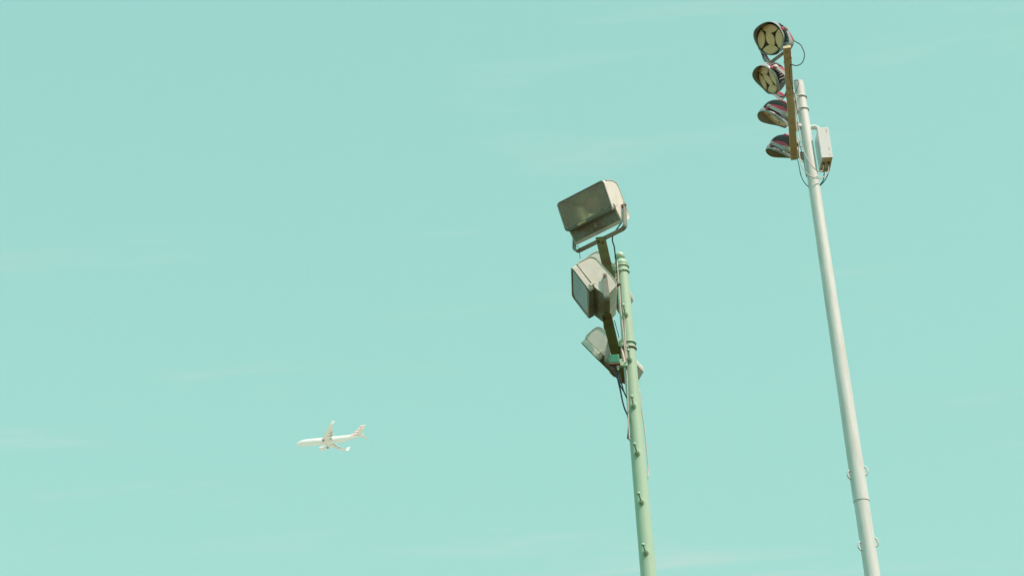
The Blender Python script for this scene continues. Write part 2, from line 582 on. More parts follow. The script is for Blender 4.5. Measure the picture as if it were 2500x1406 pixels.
cable(green, [(1504, 906, 16.85), (1508, 925, 16.85), (1514, 950, 16.88), (1520, 980, 16.92), (1526, 1000, 16.94), (1532, 1013, 16.96), (1535, 1030, 16.93), (1534, 1055, 16.91), (1532.5, 1068, 16.9), (1535, 1070, 16.9), (1539, 1064, 16.93)], 0.008, M_cable_d)
cable(green, [(1510, 905, 16.85), (1516, 930, 16.86), (1523, 955, 16.90), (1531, 972, 16.95)], 0.007, M_cable_d)
cable(green, [(1508, 905, 16.85), (1511, 928, 16.85), (1516, 944, 16.86), (1524, 958, 16.9), (1533, 975, 16.95)], 0.006, M_cable_d)
cable(green, [(1561, 950, 17.02), (1565, 990, 17.03), (1571, 1030, 17.05), (1577, 1080, 17.06), (1581, 1125, 17.06), (1583, 1140, 17.06), (1583, 1152, 17.05), (1581.5, 1166, 17.03)], 0.006, M_cable_w)
cable(green, [(1409, 600, 16.35), (1414, 606, 16.4), (1415, 618, 16.45), (1416.5, 632, 16.5)], 0.003, M_cable_d, 'loose_wire')

# green junction box hanging on a clamp under the lower arm
jc = at(1500, 882, 16.80)
jb = thing('junction_box', 'small green junction box with cable glands on the green mast', 'junction box', jc)
jb_b = Vector(jc)
q = Geo().box((0.0, 0.0, 0.015), (0.105, 0.07, 0.10))
make('body', q.V, q.F, M_jbox, jb, bevel=0.012)
q = Geo().box((0.0, 0.0, -0.043), (0.112, 0.08, 0.014))
make('lid', q.V, q.F, M_rust, jb, bevel=0.004)
for gx in (-0.028, 0.03):
    q = Geo().cyl((gx, 0, -0.05), (gx, 0, -0.075), 0.016, 8)
    q.cyl((gx, 0, -0.075), (gx, 0, -0.10), 0.011, 10)
    make('cable_gland', q.V, q.F, M_steel if gx > 0 else M_fin, jb)
q = Geo().box((0.09, 0.08, 0.0), (0.09, 0.03, 0.05))
q.box((0.06, 0.05, 0.0), (0.04, 0.05, 0.08))
make('bracket', q.V, q.F, M_green, jb, bevel=0.004)


# ------------------------------------------------------------------ old floodlights
FW, FH = 0.62, 0.325


def floodlight(c, yaw, tilt, roll, mount, label):
    mw = aim(c, yaw, tilt, roll)
    o = thing('floodlight', label, 'floodlight', matrix=mw, group='old floodlights on the green mast')
    # door frame
    def ring(w, h, r, y):
        return rrect(w, h, r, 6, y)
    def ring2(m, mb, r, y):
        return [p + Vector((0, 0, (mb - m) / 2)) for p in rrect(FW - 2 * m, FH - m - mb, r, 6, y)]
    rs = [ring2(0.003, 0.003, 0.036, 0.004), ring(FW, FH, 0.038, 0.012), ring(FW, FH, 0.038, 0.062), ring2(0.01, 0.01, 0.03, 0.066)]
    inner = [ring2(0.01, 0.01, 0.03, 0.066), ring2(0.016, 0.034, 0.050, 0.03), ring2(0.012, 0.030, 0.050, 0.0), ring2(0.003, 0.003, 0.036, 0.004)]
    q = Geo().rings(rs + inner[1:], True, False, False)
    bez, side = [], []
    for f in q.F:
        (bez if all(q.V[i].y < 0.0125 for i in f) or all(q.V[i].z < -FH / 2 + 0.005 for i in f) else side).append(f)
    make('bezel', *subset(q, bez), M_frame, o, smooth=True, auto=30, key='flood_bezel')  # front and bottom faces take the shade-darkened colour, sides stay cream
    q.V, q.F = subset(q, side)
    fr = make('door_frame', q.V, q.F, M_cream, o, smooth=True, auto=30, key='flood_frame')
    q = Geo().add(ring2(0.014, 0.032, 0.050, 0.010), [tuple(range(28))])
    make('glass', q.V, q.F, M_glass, o, key='flood_glass')
    # reflector bowl
    rs = []
    for k in range(9):
        t = k / 8
        s = math.cos(t * 1.30)
        rs.append(rrect((FW - 0.034) * (0.34 + 0.66 * s), (FH - 0.034) * (0.40 + 0.60 * s), 0.045 * (0.5 + 0.5 * s), 6, 0.034 + 0.19 * math.sin(t * 1.3)))
    q = Geo().rings(rs, True, False, True)
    make('reflector', q.V, q.F, M_refl, o, smooth=True, key='flood_refl', auto=60)
    q = Geo().ball((0.045, 0.115, 0.005), 0.098, 16, 0.75, Vector((0, 1, 0)))
    q.cyl((0.035, 0.13, 0.005), (0.035, 0.21, 0.005), 0.03, 14)
    make('bulb', q.V, q.F, M_bulb, o, smooth=True, auto=50, key='flood_bulb')
    # housing: side profile (depth, height) swept across the width, edges rolled
    prof = [(0.068, 0.157), (0.084, 0.157), (0.086, 0.166), (0.10, 0.168), (0.20, 0.162), (0.235, 0.152), (0.258, 0.13), (0.268, 0.10), (0.288, -0.15), (0.287, -0.205), (0.278, -0.238), (0.255, -0.262), (0.145, -0.296), (0.118, -0.298), (0.106, -0.275), (0.072, -0.150)]
    cy, cz = 0.17, -0.06
    xs = [(-0.300, 0.94), (-0.307, 0.975), (-0.307, 0.995), (-0.301, 1.0), (0.301, 1.0), (0.307, 0.995), (0.307, 0.975), (0.300, 0.94)]
    rs = [[Vector((x, cy + (a - cy) * s, cz + (b - cz) * s)) for a, b in prof] for x, s in xs]
    # hollow front is closed by the frame; the mouth is cut by leaving the reflector inside
    q = Geo().rings(rs, True, True, True)
    F2 = []
    n = len(prof)
    for f in q.F:
        vs_ = [q.V[i] for i in f]
        if len(f) == 4 and all(abs(v.y - 0.07) < 0.016 and abs(v.z) < 0.17 for v in vs_) and max(v.z for v in vs_) - min(v.z for v in vs_) > 0.2:
            continue
        F2.append(f)
    hs = make('housing', q.V, F2, M_cream, o, smooth=True, auto=28, key='flood_house')
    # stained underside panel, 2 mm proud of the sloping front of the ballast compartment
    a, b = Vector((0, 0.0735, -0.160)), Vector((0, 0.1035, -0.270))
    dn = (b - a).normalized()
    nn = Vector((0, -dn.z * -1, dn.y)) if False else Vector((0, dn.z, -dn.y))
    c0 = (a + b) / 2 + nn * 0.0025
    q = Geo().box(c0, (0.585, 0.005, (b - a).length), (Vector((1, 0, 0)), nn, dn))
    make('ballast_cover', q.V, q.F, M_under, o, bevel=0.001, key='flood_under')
    # hinge tab under the glass, side clips, rim gasket
    q = Geo().box((-0.085, -0.002, -FH / 2 + 0.012), (0.11, 0.012, 0.022))
    make('hinge_tab', q.V, q.F, M_tab, o, bevel=0.004, key='flood_tab')
    for sx in (-1, 1):
        for zz_ in (-0.115,):
            q = Geo().box((sx * 0.314, 0.075, zz_), (0.010, 0.050, 0.022))
            q.box((sx * 0.318, 0.052, zz_), (0.010, 0.012, 0.030))
            make('clip', q.V, q.F, M_cream, o, bevel=0.002, key='flood_clip%d%.1f' % (sx, zz_))
    # yoke to the mount
    piv = Vector((0, 0.215, -0.125))
    ml = mw.inverted() @ Vector(mount)
    hw = 0.335
    u = Vector((0, ml.y - piv.y, ml.z - piv.z))
    L = u.length
    up = u.normalized()
    wd = up.cross(Vector((1, 0, 0))).normalized()
    X = Vector((1, 0, 0))
    P = [piv + X * hw - up * 0.03, piv + X * hw + u, piv - X * hw + u, piv - X * hw - up * 0.03]
    path = fillet(P, 0.06, 8)
    wl = []
    for i in range(len(path)):
        wl.append(0.058 if 0 < i < len(path) - 1 else 0.04)
    q = Geo().ribbon(path, wl, 0.007, wd)
    yk = make('yoke', q.V, q.F, M_yoke, o, smooth=True, auto=35)
    for sx in (-1, 1):
        q = Geo().cyl(piv + X * sx * 0.30, piv + X * sx * 0.350, 0.011, 8)
        q.cyl(piv + X * sx * 0.30, piv + X * sx * 0.331, 0.020, 16)
        make('pivot_bolt', q.V, q.F, M_rust, yk, key='flood_piv%d' % sx)
    # cable gland on the lower back
    q = Geo().cyl((0.20, 0.285, -0.21), (0.20, 0.315, -0.215), 0.02, 10)
    q.cyl((0.20, 0.315, -0.215), (0.20, 0.335, -0.22), 0.013, 10)
    make('cable_gland', q.V, q.F, M_fin, o, key='flood_gland')
    return o


def seat(arm, e):
    p0, p1 = ARMS[arm]
    d, s = arm_line(p0, p1)
    L = (p1 - p0).length
    return p0 + d * (e if e > 0 else L + e) + Vector((0, 0, 0.020))


floodlight(*AIM1, seat(0, 0.07), 'topmost floodlight on the green mast, its dusty glass facing the viewer')
floodlight(*AIM2, seat(1, 0.07), 'cream floodlight seen from its sunlit side, nearest on the lower arm of the green mast')
floodlight((0.897, 17.71, 10.855), 115.0, 35.0, 0.0, seat(1, -0.07), 'lowest floodlight on the green mast, glass edge-on and turned away')
floodlight((0.890, 17.70, 11.78), 106.0, 31.0, 0.0, seat(0, -0.07), 'floodlight mostly hidden behind the sunlit cream floodlight, far end of the upper arm')

# ------------------------------------------------------------------ white mast
white = thing('light_mast', 'tall white floodlight mast with lifting loops, right of the green mast', 'mast', (WX, WY, 0), group='light masts')
WB = Vector((WX, WY, 0))
W_TOP = at(1949, 203, WY).z
Z_J = at(2103, 1224, WY).z     # slip joint


def w_rad(z):
    if z >= Z_J:
        return 0.102 - (z - Z_J) / (W_TOP - Z_J) * 0.031
    return 0.0950 + (Z_J - z) * 0.0016


q = Geo().rings(lathe_rings([(w_rad(z), z) for z in [Z_J + (W_TOP - Z_J) * i / 20 for i in range(21)]]))
make('upper_shaft', q.V, q.F, M_galv, white, smooth=True, auto=50)
q = Geo().rings(lathe_rings([(w_rad(z), z) for z in [0.3 + (Z_J + 0.1 - 0.3) * i / 20 for i in range(20)]] + [(0.0950, Z_J - 0.001), (0.0950, Z_J + 0.1)]))
make('lower_shaft', q.V, q.F, M_galv, white, smooth=True, auto=50)
q = Geo().rings(lathe_rings([(0.26, 0.0), (0.26, 0.035), (0.16, 0.04), (0.14, 0.3)]))
make('base_flange', q.V, q.F, M_galv, white, smooth=True, auto=30)
q = Geo().rings(lathe_rings([(0.0722, W_TOP - 0.004), (0.0722, W_TOP + 0.010), (0.066, W_TOP + 0.014)]))
make('end_cap', q.V, q.F, M_galv, white, smooth=True, auto=30)
# lifting loops beside the shaft
for yc in (1157, 1332):
    zc = at(2090, yc, WY).z
    rr = w_rad(zc)
    for sx, dz in ((-1, -0.02), (1, 0.02)):
        P = [(sx * rr * 0.95, -0.03, 0.062), (sx * (rr + 0.012), -0.035, 0.050), (sx * (rr + 0.027), -0.035, 0.022), (sx * (rr + 0.028), -0.035, -0.010), (sx * (rr + 0.014), -0.03, -0.038), (sx * rr * 0.95, -0.03, -0.054)]
        q = Geo().tube(smooth_path([Vector(p) + Vector((0, 0, zc + dz)) for p in P]), 0.0125, 10)
        make('lifting_loop', q.V, q.F, M_galv, white, smooth=True)
# arm
p0, p1 = onz(1921.5, 118, ZW), onz(1939.5, 391, ZW)
WARM = (p0.copy(), p1.copy())
q = bar(p0 - WB, p1 - WB, 0.104, 0.040)
warm = make('cross_arm', q.V, q.F, M_armw, white, bevel=0.003)
d, s = arm_line(p0, p1)
WL = (p1 - p0).length
SEATS = [(0.11), (0.11 + 0.85), (0.11 + 1.70), (WL - 0.13)]
for e in SEATS:
    c = p0 + d * e - WB
    bolt(warm, c, Vector((0, 0, -1)), 0.012, 0.03, M_steel)
    q = Geo().box(c + Vector((0, 0, -0.002)) + s * 0.0, (0.03, 0.05, 0.004), (s, d, Vector((0, 0, 1))))
    make('washer_plate', q.V, q.F, M_steel, warm)
# cable straps slung diagonally under the arm
for e in (0.26, 1.10, 1.58, WL - 0.22):
    c = p0 + d * e - WB
    q = Geo().tube(fillet([c - s * -0.055 + d * 0.10 + Vector((0, 0, 0.02)), c + s * 0.055 + d * 0.03 + Vector((0, 0, -0.006)), c - s * 0.055 - d * 0.03 + Vector((0, 0, -0.006)), c - s * 0.057 - d * 0.03 + Vector((0, 0, 0.06))], 0.006, 3), 0.0055, 6)
    make('cable_strap', q.V, q.F, M_cable_w, warm, smooth=True)
# clamp plate and U-bolts
zu, zl = at(1955, 240, WY).z, at(1958, 270, WY).z
rr = w_rad(zu)
tt = (WY - p0.y) / (p1.y - p0.y)
m = p0.lerp(p1, tt) - WB
q = Geo().box(Vector((-rr - 0.010, -0.02, (zu + zl) / 2)), (0.008, 0.13, zu - zl + 0.09))
q.box(Vector(((m.x + 0.05 - rr) / 2 - 0.004, 0.0, ZW + 0.072)), (abs(-rr - m.x - 0.05) + 0.08, 0.10, 0.06))
make('clamp_plate', q.V, q.F, M_galv, white, bevel=0.003)
for z in (zu, zl):
    ring = [Vector((math.cos(a) * (rr + 0.009), math.sin(a) * (rr + 0.009), z)) for a in [R(-120 + 240 * k / 28) for k in range(29)]]
    ring = [ring[0] + Vector((-0.065, 0, 0))] + ring + [ring[-1] + Vector((-0.065, 0, 0))]
    q = Geo().tube(ring, 0.009, 8)
    make('u_bolt', q.V, q.F, M_galv, white, smooth=True)
# bull-nose conduit stub on the left of the shaft
pc = at(1951, 312, WY) - WB
q = Geo().ball(pc + Vector((0.0, -0.03, 0)), 0.038, 12)
make('conduit_plug', q.V, q.F, M_galv, white, smooth=True)

# control box on a pipe elbow
bl = at(2006.6, 386.0, 21.86)
tl = at(1996.5, 314.0, 21.86)
BW, BD = 0.150, 0.36
zt = tl.z
bh = zt - bl.z
bx0 = bl.x
cb = thing('control_box', 'white metal control box with two cable glands on the white mast', 'box', (bx0, 21.86, bl.z))
q = Geo().box((BW / 2, BD / 2, bh / 2), (BW, BD, bh))
make('body', q.V, q.F, M_box, cb, bevel=0.006)
q = Geo().box((BW / 2, -0.004, bh / 2 + 0.004), (BW + 0.006, 0.008, bh + 0.010))
make('door', q.V, q.F, M_box, cb, bevel=0.003)
for hz_ in (0.10, 0.30, 0.88, 0.95):
    q = Geo().box((BW - 0.030, -0.011, bh * hz_), (0.007, 0.006, 0.035 if hz_ in (0.3, 0.88) else 0.016))
    make('door_catch', q.V, q.F, M_steel, cb)
q = Geo().box((BW / 2, BD / 2, -0.003), (BW - 0.02, BD - 0.02, 0.005))
make('bottom_plate', q.V, q.F, M_armw, cb)  # underside of the white box, bounce light painted in as a warm colour
for gx in (0.035, 0.105):
    q = Geo().cyl((gx, 0.11, -0.005), (gx, 0.11, -0.025), 0.019, 8)
    q.cyl((gx, 0.11, -0.025), (gx, 0.11, -0.05), 0.012, 10)
    make('cable_gland', q.V, q.F, M_fin, cb)
for gx in (0.035, 0.105):
    q = Geo().cyl((gx, 0.28, -0.005), (gx, 0.28, -0.012), 0.014, 10)
    make('blanking_plug', q.V, q.F, M_fin, cb)
ph = at(1990, 311, 22.0).z
P = fillet([Vector((WX + 0.05, 22.0, ph)), Vector((bx0 + 0.035, 22.0, ph)), Vector((bx0 + 0.055, 22.0, zt - 0.02))], 0.07, 8)
q = Geo().tube([p - Vector(cb.location) for p in P], 0.032, 18)
pa = make('pipe_elbow', q.V, q.F, M_galv, cb, smooth=True, auto=50)
q = Geo().cyl(Vector((WX + 0.105, 22.0, ph)) - Vector(cb.location), Vector((WX + 0.15, 22.0, ph)) - Vector(cb.location), 0.037, 18)
make('pipe_collar', q.V, q.F, M_galv, pa, smooth=True, auto=40)

# cables on the white mast
YB = 21.86 + 0.11
cable(white, [(1934, 98, 20.95), (1945, 104, 20.92), (1955, 111, 20.9), (1962, 125, 20.9), (1964, 138, 20.9), (1959, 153, 20.9), (1949, 160, 20.9), (1938, 160, 20.9), (1931, 157, 20.88)], 0.007, M_cable_d)
cable(white, [(1930, 158, 20.93), (1927, 175, 21.1), (1929, 195, 21.3), (1934, 212, 21.5), (1938, 230, 21.66)], 0.005, M_cable_d)
cable(white, [(1937, 236, 21.8), (1944, 222, 21.8), (1949, 205, 21.8), (1946, 196, 21.8), (1938, 198, 21.7)], 0.005, M_cable_d)
cable(white, [(1938, 240, 21.8), (1942, 262, 21.85), (1946, 285, 21.87), (1950, 310, 21.88), (1955, 340, 21.88), (1962, 368, 21.87), (1972, 390, 21.85), (1985, 408, 21.85), (1997, 418, 21.88), (2006, 418, 21.93), (2010, 412, YB), (2011, 398, YB)], 0.0068, M_cable_w)
cable(white, [(1940, 250, 21.9), (1944, 300, 21.95), (1949, 345, 21.93), (1952, 380, 21.88), (1957, 405, 21.85), (1966, 420, 21.83), (1980, 431, 21.83), (1995, 436, 21.87), (2012, 432, 21.93), (2022, 418, YB), (2023, 396, YB)], 0.0068, M_cable_w)
cable(white, [(1941, 386, 23.3), (1948, 393, 22.5), (1952, 412, 21.93), (1956, 430, 21.92), (1964, 446, 21.93), (1973, 456, 22.0)], 0.006, M_cable_d)
cable(white, [(1947, 330, 22.0), (1952, 352, 21.95), (1957, 370, 21.93), (1962, 392, 21.92), (1966, 415, 21.93), (1969, 432, 21.97)], 0.006, M_cable_d)
cable(white, [(2011, 400, YB), (2012, 420, 22.0), (2010, 440, 22.0), (2000, 454, 22.0)], 0.007, M_cable_d)
cable(white, [(2023, 400, YB), (2021, 425, 22.0), (2012, 443, 22.0), (2000, 455, 22.01)], 0.007, M_cable_d)
for px in ((1952, 347, 1958, 348), (1955, 358, 1961, 360), (1956, 394, 1965, 398)):
    cable(white, [(px[0], px[1], 21.9), ((px[0] + px[2]) / 2, px[1] + 1, 21.9), (px[2], px[3], 21.9)], 0.004, M_cable_d, 'cable_tie')


# ------------------------------------------------------------------ LED floodlights
def leaf(L, W, n=14):
    """Almond outline along +Z."""
    pts = []
    for k in range(n):
        t = k / n
        z = -L / 2 + L * t
        pts.append((W / 2 * (math.sin(math.pi * t) ** 0.75), z))
    for k in range(n):
        t = 1 - k / n
        z = -L / 2 + L * t
        pts.append((-W / 2 * (math.sin(math.pi * t) ** 0.75), z))
    return pts


def led_light(c, yaw, tilt, mount, label, roll=0.0):
    mw = aim(c, yaw, tilt, roll)
    o = thing('led_floodlight', label, 'floodlight', matrix=mw, group='LED floodlights on the white mast')
    HW, HH, E = 0.232, 0.222, 2.75
    NS = 64

    def sq(a, sx=1.0, sz=1.0):
        ca, sa = math.cos(a), math.sin(a)
        e = E if sa > 0 else E - 1.05 * min(1.0, -sa * 1.6)
        r = (abs(ca) ** e + abs(sa) ** e) ** (-1 / e)
        return r * ca * HW * sx, r * sa * (HH if sa > 0 else HH * 1.06) * sz

    def visor(a):
        s_ = max(0.0, math.sin(a))
        b_ = max(0.0, -math.sin(a))
        return -0.024 - 0.090 * s_ ** 2.2 - 0.010 * b_ ** 3
    A = [2 * math.pi * k / NS for k in range(NS)]
    rings = []
    def rg(scale, yf):
        return [Vector((sq(a, scale, scale)[0], yf(a), sq(a, scale, scale)[1])) for a in A]
    rings.append(rg(0.945, lambda a: 0.004))
    rings.append(rg(0.968, lambda a: visor(a) * 0.55))
    rings.append(rg(0.980, lambda a: visor(a)))
    rings.append(rg(0.993, lambda a: visor(a) + 0.002))
    rings.append(rg(1.0, lambda a: visor(a) * 0.45))
    rings.append(rg(1.0, lambda a: 0.004 + 0.02 * max(0.0, math.sin(a))))
    rings.append(rg(0.97, lambda a: 0.016 + 0.02 * max(0.0, math.sin(a))))
    rings.append(rg(0.88, lambda a: 0.026))
    rings.append(rg(0.70, lambda a: 0.028))
    q = Geo().rings(rings, True, False, True)
    make('visor_shell', q.V, q.F, M_shell, o, smooth=True, auto=40, key='led_shell')
    q = Geo().add(rg(0.965, lambda a: 0.006), [tuple(range(NS))])
    make('backing_plate', q.V, q.F, M_dark, o, key='led_back')
    # five almond LED panels
    PR = R(30)
    for i, (x0_, z0_, ang, L, W) in enumerate(((0, 0, -28, 0.245, 0.128), (0.0, 0.143, 92, 0.262, 0.118), (0.0, -0.143, 88, 0.262, 0.118), (-0.147, 0.0, 2, 0.262, 0.118), (0.147, 0.0, -2, 0.262, 0.118))):
        x, z = x0_ * math.cos(PR) + z0_ * math.sin(PR), -x0_ * math.sin(PR) + z0_ * math.cos(PR)
        ang += 30
        x, z, L, W = x * 1.02, z * 1.0, L * 1.0, W * 1.04
        ca, sa = math.cos(R(ang)), math.sin(R(ang))
        out = leaf(L, W)
        def tr(px, pz, y):
            return Vector((x + px * ca + pz * sa, y, z - px * sa + pz * ca))
        rs = [[tr(a_, b_, 0.004) for a_, b_ in out], [tr(a_, b_, -0.006) for a_, b_ in out], [tr(a_ * 0.93, b_ * 0.95, -0.010) for a_, b_ in out]]
        q = Geo().rings(rs, True, False, True)
        pn = make('led_panel', q.V, q.F, M_led, o, key='led_panel%d' % i)
        q = Geo()
        for k in range(11):
            b_ = -L / 2 * 0.80 + L * 0.80 * k / 10
            wv = W / 2 * (math.cos(math.pi * b_ / L) ** 0.75) * 0.62
            for sgn in ((-1, 1) if k % 2 == 0 else (0,)):
                p = tr(sgn * wv, b_, -0.011)
                ring0 = [p + Vector((math.cos(R(60 * m_)) * 0.0085, 0, math.sin(R(60 * m_)) * 0.0085)) for m_ in range(6)]
                ring1 = [p + Vector((math.cos(R(60 * m_)) * 0.005, -0.006, math.sin(R(60 * m_)) * 0.005)) for m_ in range(6)]
                q.rings([ring0, ring1], True, False, True)
        make('led_domes', q.V, q.F, M_ledp, pn, key='led_dome%d' % i, kind='stuff')
    # heat sink: plates stacked bottom to top
    q = Geo()
    for k in range(13):
        z = -0.186 + 0.372 * k / 12
        hx = 0.218 * (max(0.05, 1 - (abs(z) / 0.215) ** 2.8)) ** 0.5
        dep = 0.25 * (max(0.12, 1 - (abs(z) / 0.215) ** 2.2)) ** 0.5
        outl = []
        for m_ in range(13):
            a = math.pi * m_ / 12
            outl.append((hx * math.cos(a), 0.022 + dep * (math.sin(a) ** 0.7)))
        r0 = [Vector((a_, b_, z - 0.004)) for a_, b_ in outl]
        r1 = [Vector((a_, b_, z + 0.004)) for a_, b_ in outl]
        q.rings([r0, r1])
    q.box((0, 0.09, 0), (0.30, 0.13, 0.30))
    make('heat_sink', q.V, q.F, M_fin, o, key='led_sink')
    # red driver cover on the back of the heat sink
    q = Geo().box((0, 0.25, 0.0), (0.16, 0.06, 0.13))
    make('red_driver_cover', q.V, q.F, M_red, o, bevel=0.02, key='led_red')
    # yoke
    piv = Vector((0, 0.065, 0.0))
    ml = mw.inverted() @ Vector(mount)
    hw = 0.262
    u = Vector((0, ml.y - piv.y, ml.z - piv.z))
    if u.length < 0.27:
        u = u.normalized() * 0.27
    up = u.normalized()
    X = Vector((1, 0, 0))
    wd = up.cross(X).normalized()
    P = [piv + X * hw - up * 0.035, piv + X * hw + u, piv - X * hw + u, piv - X * hw - up * 0.035]
    path = fillet(P, 0.13, 12)
    n = len(path)
    wl = [0.042 + 0.052 * min(1.0, (min(i, n - 1 - i) / (n * 0.22))) for i in range(n)]
    q = Geo().ribbon(path, wl, 0.008, wd)
    yk = make('yoke', q.V, q.F, M_shell, o, smooth=True, auto=40)
    upl = mw.to_3x3().inverted() @ Vector((0, 0, 1))
    wu = wd if wd.dot(upl) > 0 else -wd
    for sx in (-1, 1):
        a_ = piv + X * sx * (hw - 0.012)
        q = Geo().ribbon([a_ + wu * 0.010, a_ + u * 0.3 + wu * 0.042, a_ + u * 0.6 + wu * 0.058, a_ + u * 0.86 + wu * 0.050 - X * sx * 0.03], [0.04, 0.05, 0.05, 0.035], 0.009, wd)
        make('red_link', q.V, q.F, M_red, yk, smooth=True, auto=40)
    for sx in (-1, 1):
        q = Geo().cyl(piv + X * sx * 0.20, piv + X * sx * 0.276, 0.026, 16)
        q.cyl(piv + X * sx * 0.276, piv + X * sx * 0.284, 0.017, 6)
        make('pivot_knob', q.V, q.F, M_steel, yk, key='led_piv%d' % sx)
        q = Geo().box(piv + X * sx * 0.238 + Vector((0, -0.035, 0.022)), (0.014, 0.05, 0.055))
        make('pivot_pad', q.V, q.F, M_red, o, bevel=0.012, key='led_pad%d' % sx)
    # mounting block between yoke and arm seat
    bc = mw @ (piv + u)
    a_, b_ = mw @ (piv + u + X * max(-0.2, min(0.2, ml.x))), Vector(mount)
    if (a_ - b_).length > 0.01:
        q = Geo().tube([ml, piv + u + X * max(-0.2, min(0.2, ml.x))], 0.02, 10)
        make('mounting_stud', q.V, q.F, M_steel, yk)
    return o


def wseat(i):
    return WARM[0] + d * SEATS[i] + Vector((0, 0, 0.046))


WSEAT = [wseat(i) for i in range(4)]
led_light(at(1881, 96, 20.80), 52, 28, WSEAT[0], 'topmost LED floodlight on the white mast, five amber panels facing the viewer')
led_light(at(1876, 195, 21.68), 83, 33, WSEAT[1], 'second LED floodlight from the top of the white mast, amber panels seen at a slant')
led_light(at(1891, 289, 22.68), 121, 48, WSEAT[2], 'third LED floodlight from the top of the white mast, amber inside of its visor showing')
led_light(at(1910, 373, 23.60), 140, 47, WSEAT[3], 'lowest LED floodlight on the white mast, turned away with red liner showing')


# ------------------------------------------------------------------ airliner
PL = at(802, 1073, 1.0)
dirp = (PL - EYE).normalized()
PDIST = 1048.0 / dirp.dot(FWD)
ppos = EYE + dirp * PDIST
plane = thing('airliner', 'white passenger jet with striped red tail fin flying left across the sky', 'airplane')
# local x runs from nose (0) to tail, y to the right wing, z up; origin moved to mid fuselage
yawp, pitchp, bank = R(8.0), R(0.7), R(0.5)
# local +x (aft) maps to world: heading is left (-X) and a little away (+Y)
head = Vector((-math.cos(yawp) * math.cos(pitchp), math.sin(yawp) * math.cos(pitchp), math.sin(pitchp)))
aft = -head
rightw = head.cross(Vector((0, 0, 1))).normalized()
upw = rightw.cross(head).normalized()
rightw, upw = rightw * math.cos(bank) + upw * math.sin(bank), upw * math.cos(bank) - rightw * math.sin(bank)
rot = Matrix((aft, -rightw, upw)).transposed().to_4x4()      # x aft, y left, z up is right handed
mid = Vector((18.9, 0, 0.4))
plane.matrix_world = Matrix.Translation(ppos) @ rot @ Matrix.Translation(-mid)

st = [(0.0, 0.03, -0.62), (0.25, 0.40, -0.58), (0.7, 0.70, -0.50), (1.4, 1.02, -0.36), (2.2, 1.32, -0.22), (3.2, 1.58, -0.10), (4.6, 1.80, -0.02), (6.2, 1.88, 0), (14, 1.88, 0), (22, 1.88, 0), (25.5, 1.84, 0.05), (28.5, 1.66, 0.22), (31, 1.36, 0.48), (33.5, 0.98, 0.80), (35.8, 0.62, 1.10), (37.6, 0.36, 1.30), (38.8, 0.20, 1.42), (39.1, 0.08, 1.45)]
rs = [[Vector((x, r * math.cos(2 * math.pi * k / 32), z + 1.05 * r * math.sin(2 * math.pi * k / 32))) for k in range(32)] for x, r, z in st]
q = Geo().rings(rs)
fus = make('fuselage', q.V, q.F, M_plane, plane, smooth=True)
# belly fairing
rs = []
for x, r in ((11.0, 0.2), (12.2, 0.9), (13.5, 1.35), (16, 1.55), (19, 1.55), (21.0, 1.2), (22.6, 0.3)):
    rs.append([Vector((x, 1.25 * r * math.cos(2 * math.pi * k / 20), -1.05 + 0.72 * r * math.sin(2 * math.pi * k / 20))) for k in range(20)])
q = Geo().rings(rs)
make('belly_fairing', q.V, q.F, M_wing, fus, smooth=True)
# cockpit windows
for sy in (-1, 1):
    q = Geo().add([(1.75, sy * 0.10, 0.865), (1.75, sy * 0.62, 0.70), (2.35, sy * 0.72, 1.03), (2.35, sy * 0.10, 1.19)], [(0, 1, 2, 3)])
    make('cockpit_window', q.V, q.F, M_cockpit, fus)


def airfoil(le, te, y, z, tc=0.11, n=8):
    """Section ring at span y from leading to trailing edge."""
    ch = te - le
    up_, lo_ = [], []
    for k in range(n + 1):
        t = (1 - math.cos(math.pi * k / n)) / 2
        th = 5 * tc * ch * (0.2969 * math.sqrt(t) - 0.126 * t - 0.3516 * t * t + 0.2843 * t ** 3 - 0.1036 * t ** 4)
        up_.append(Vector((le + ch * t, y, z + th)))
        lo_.append(Vector((le + ch * t, y, z - th * 0.7)))
    return up_ + lo_[-2:0:-1]


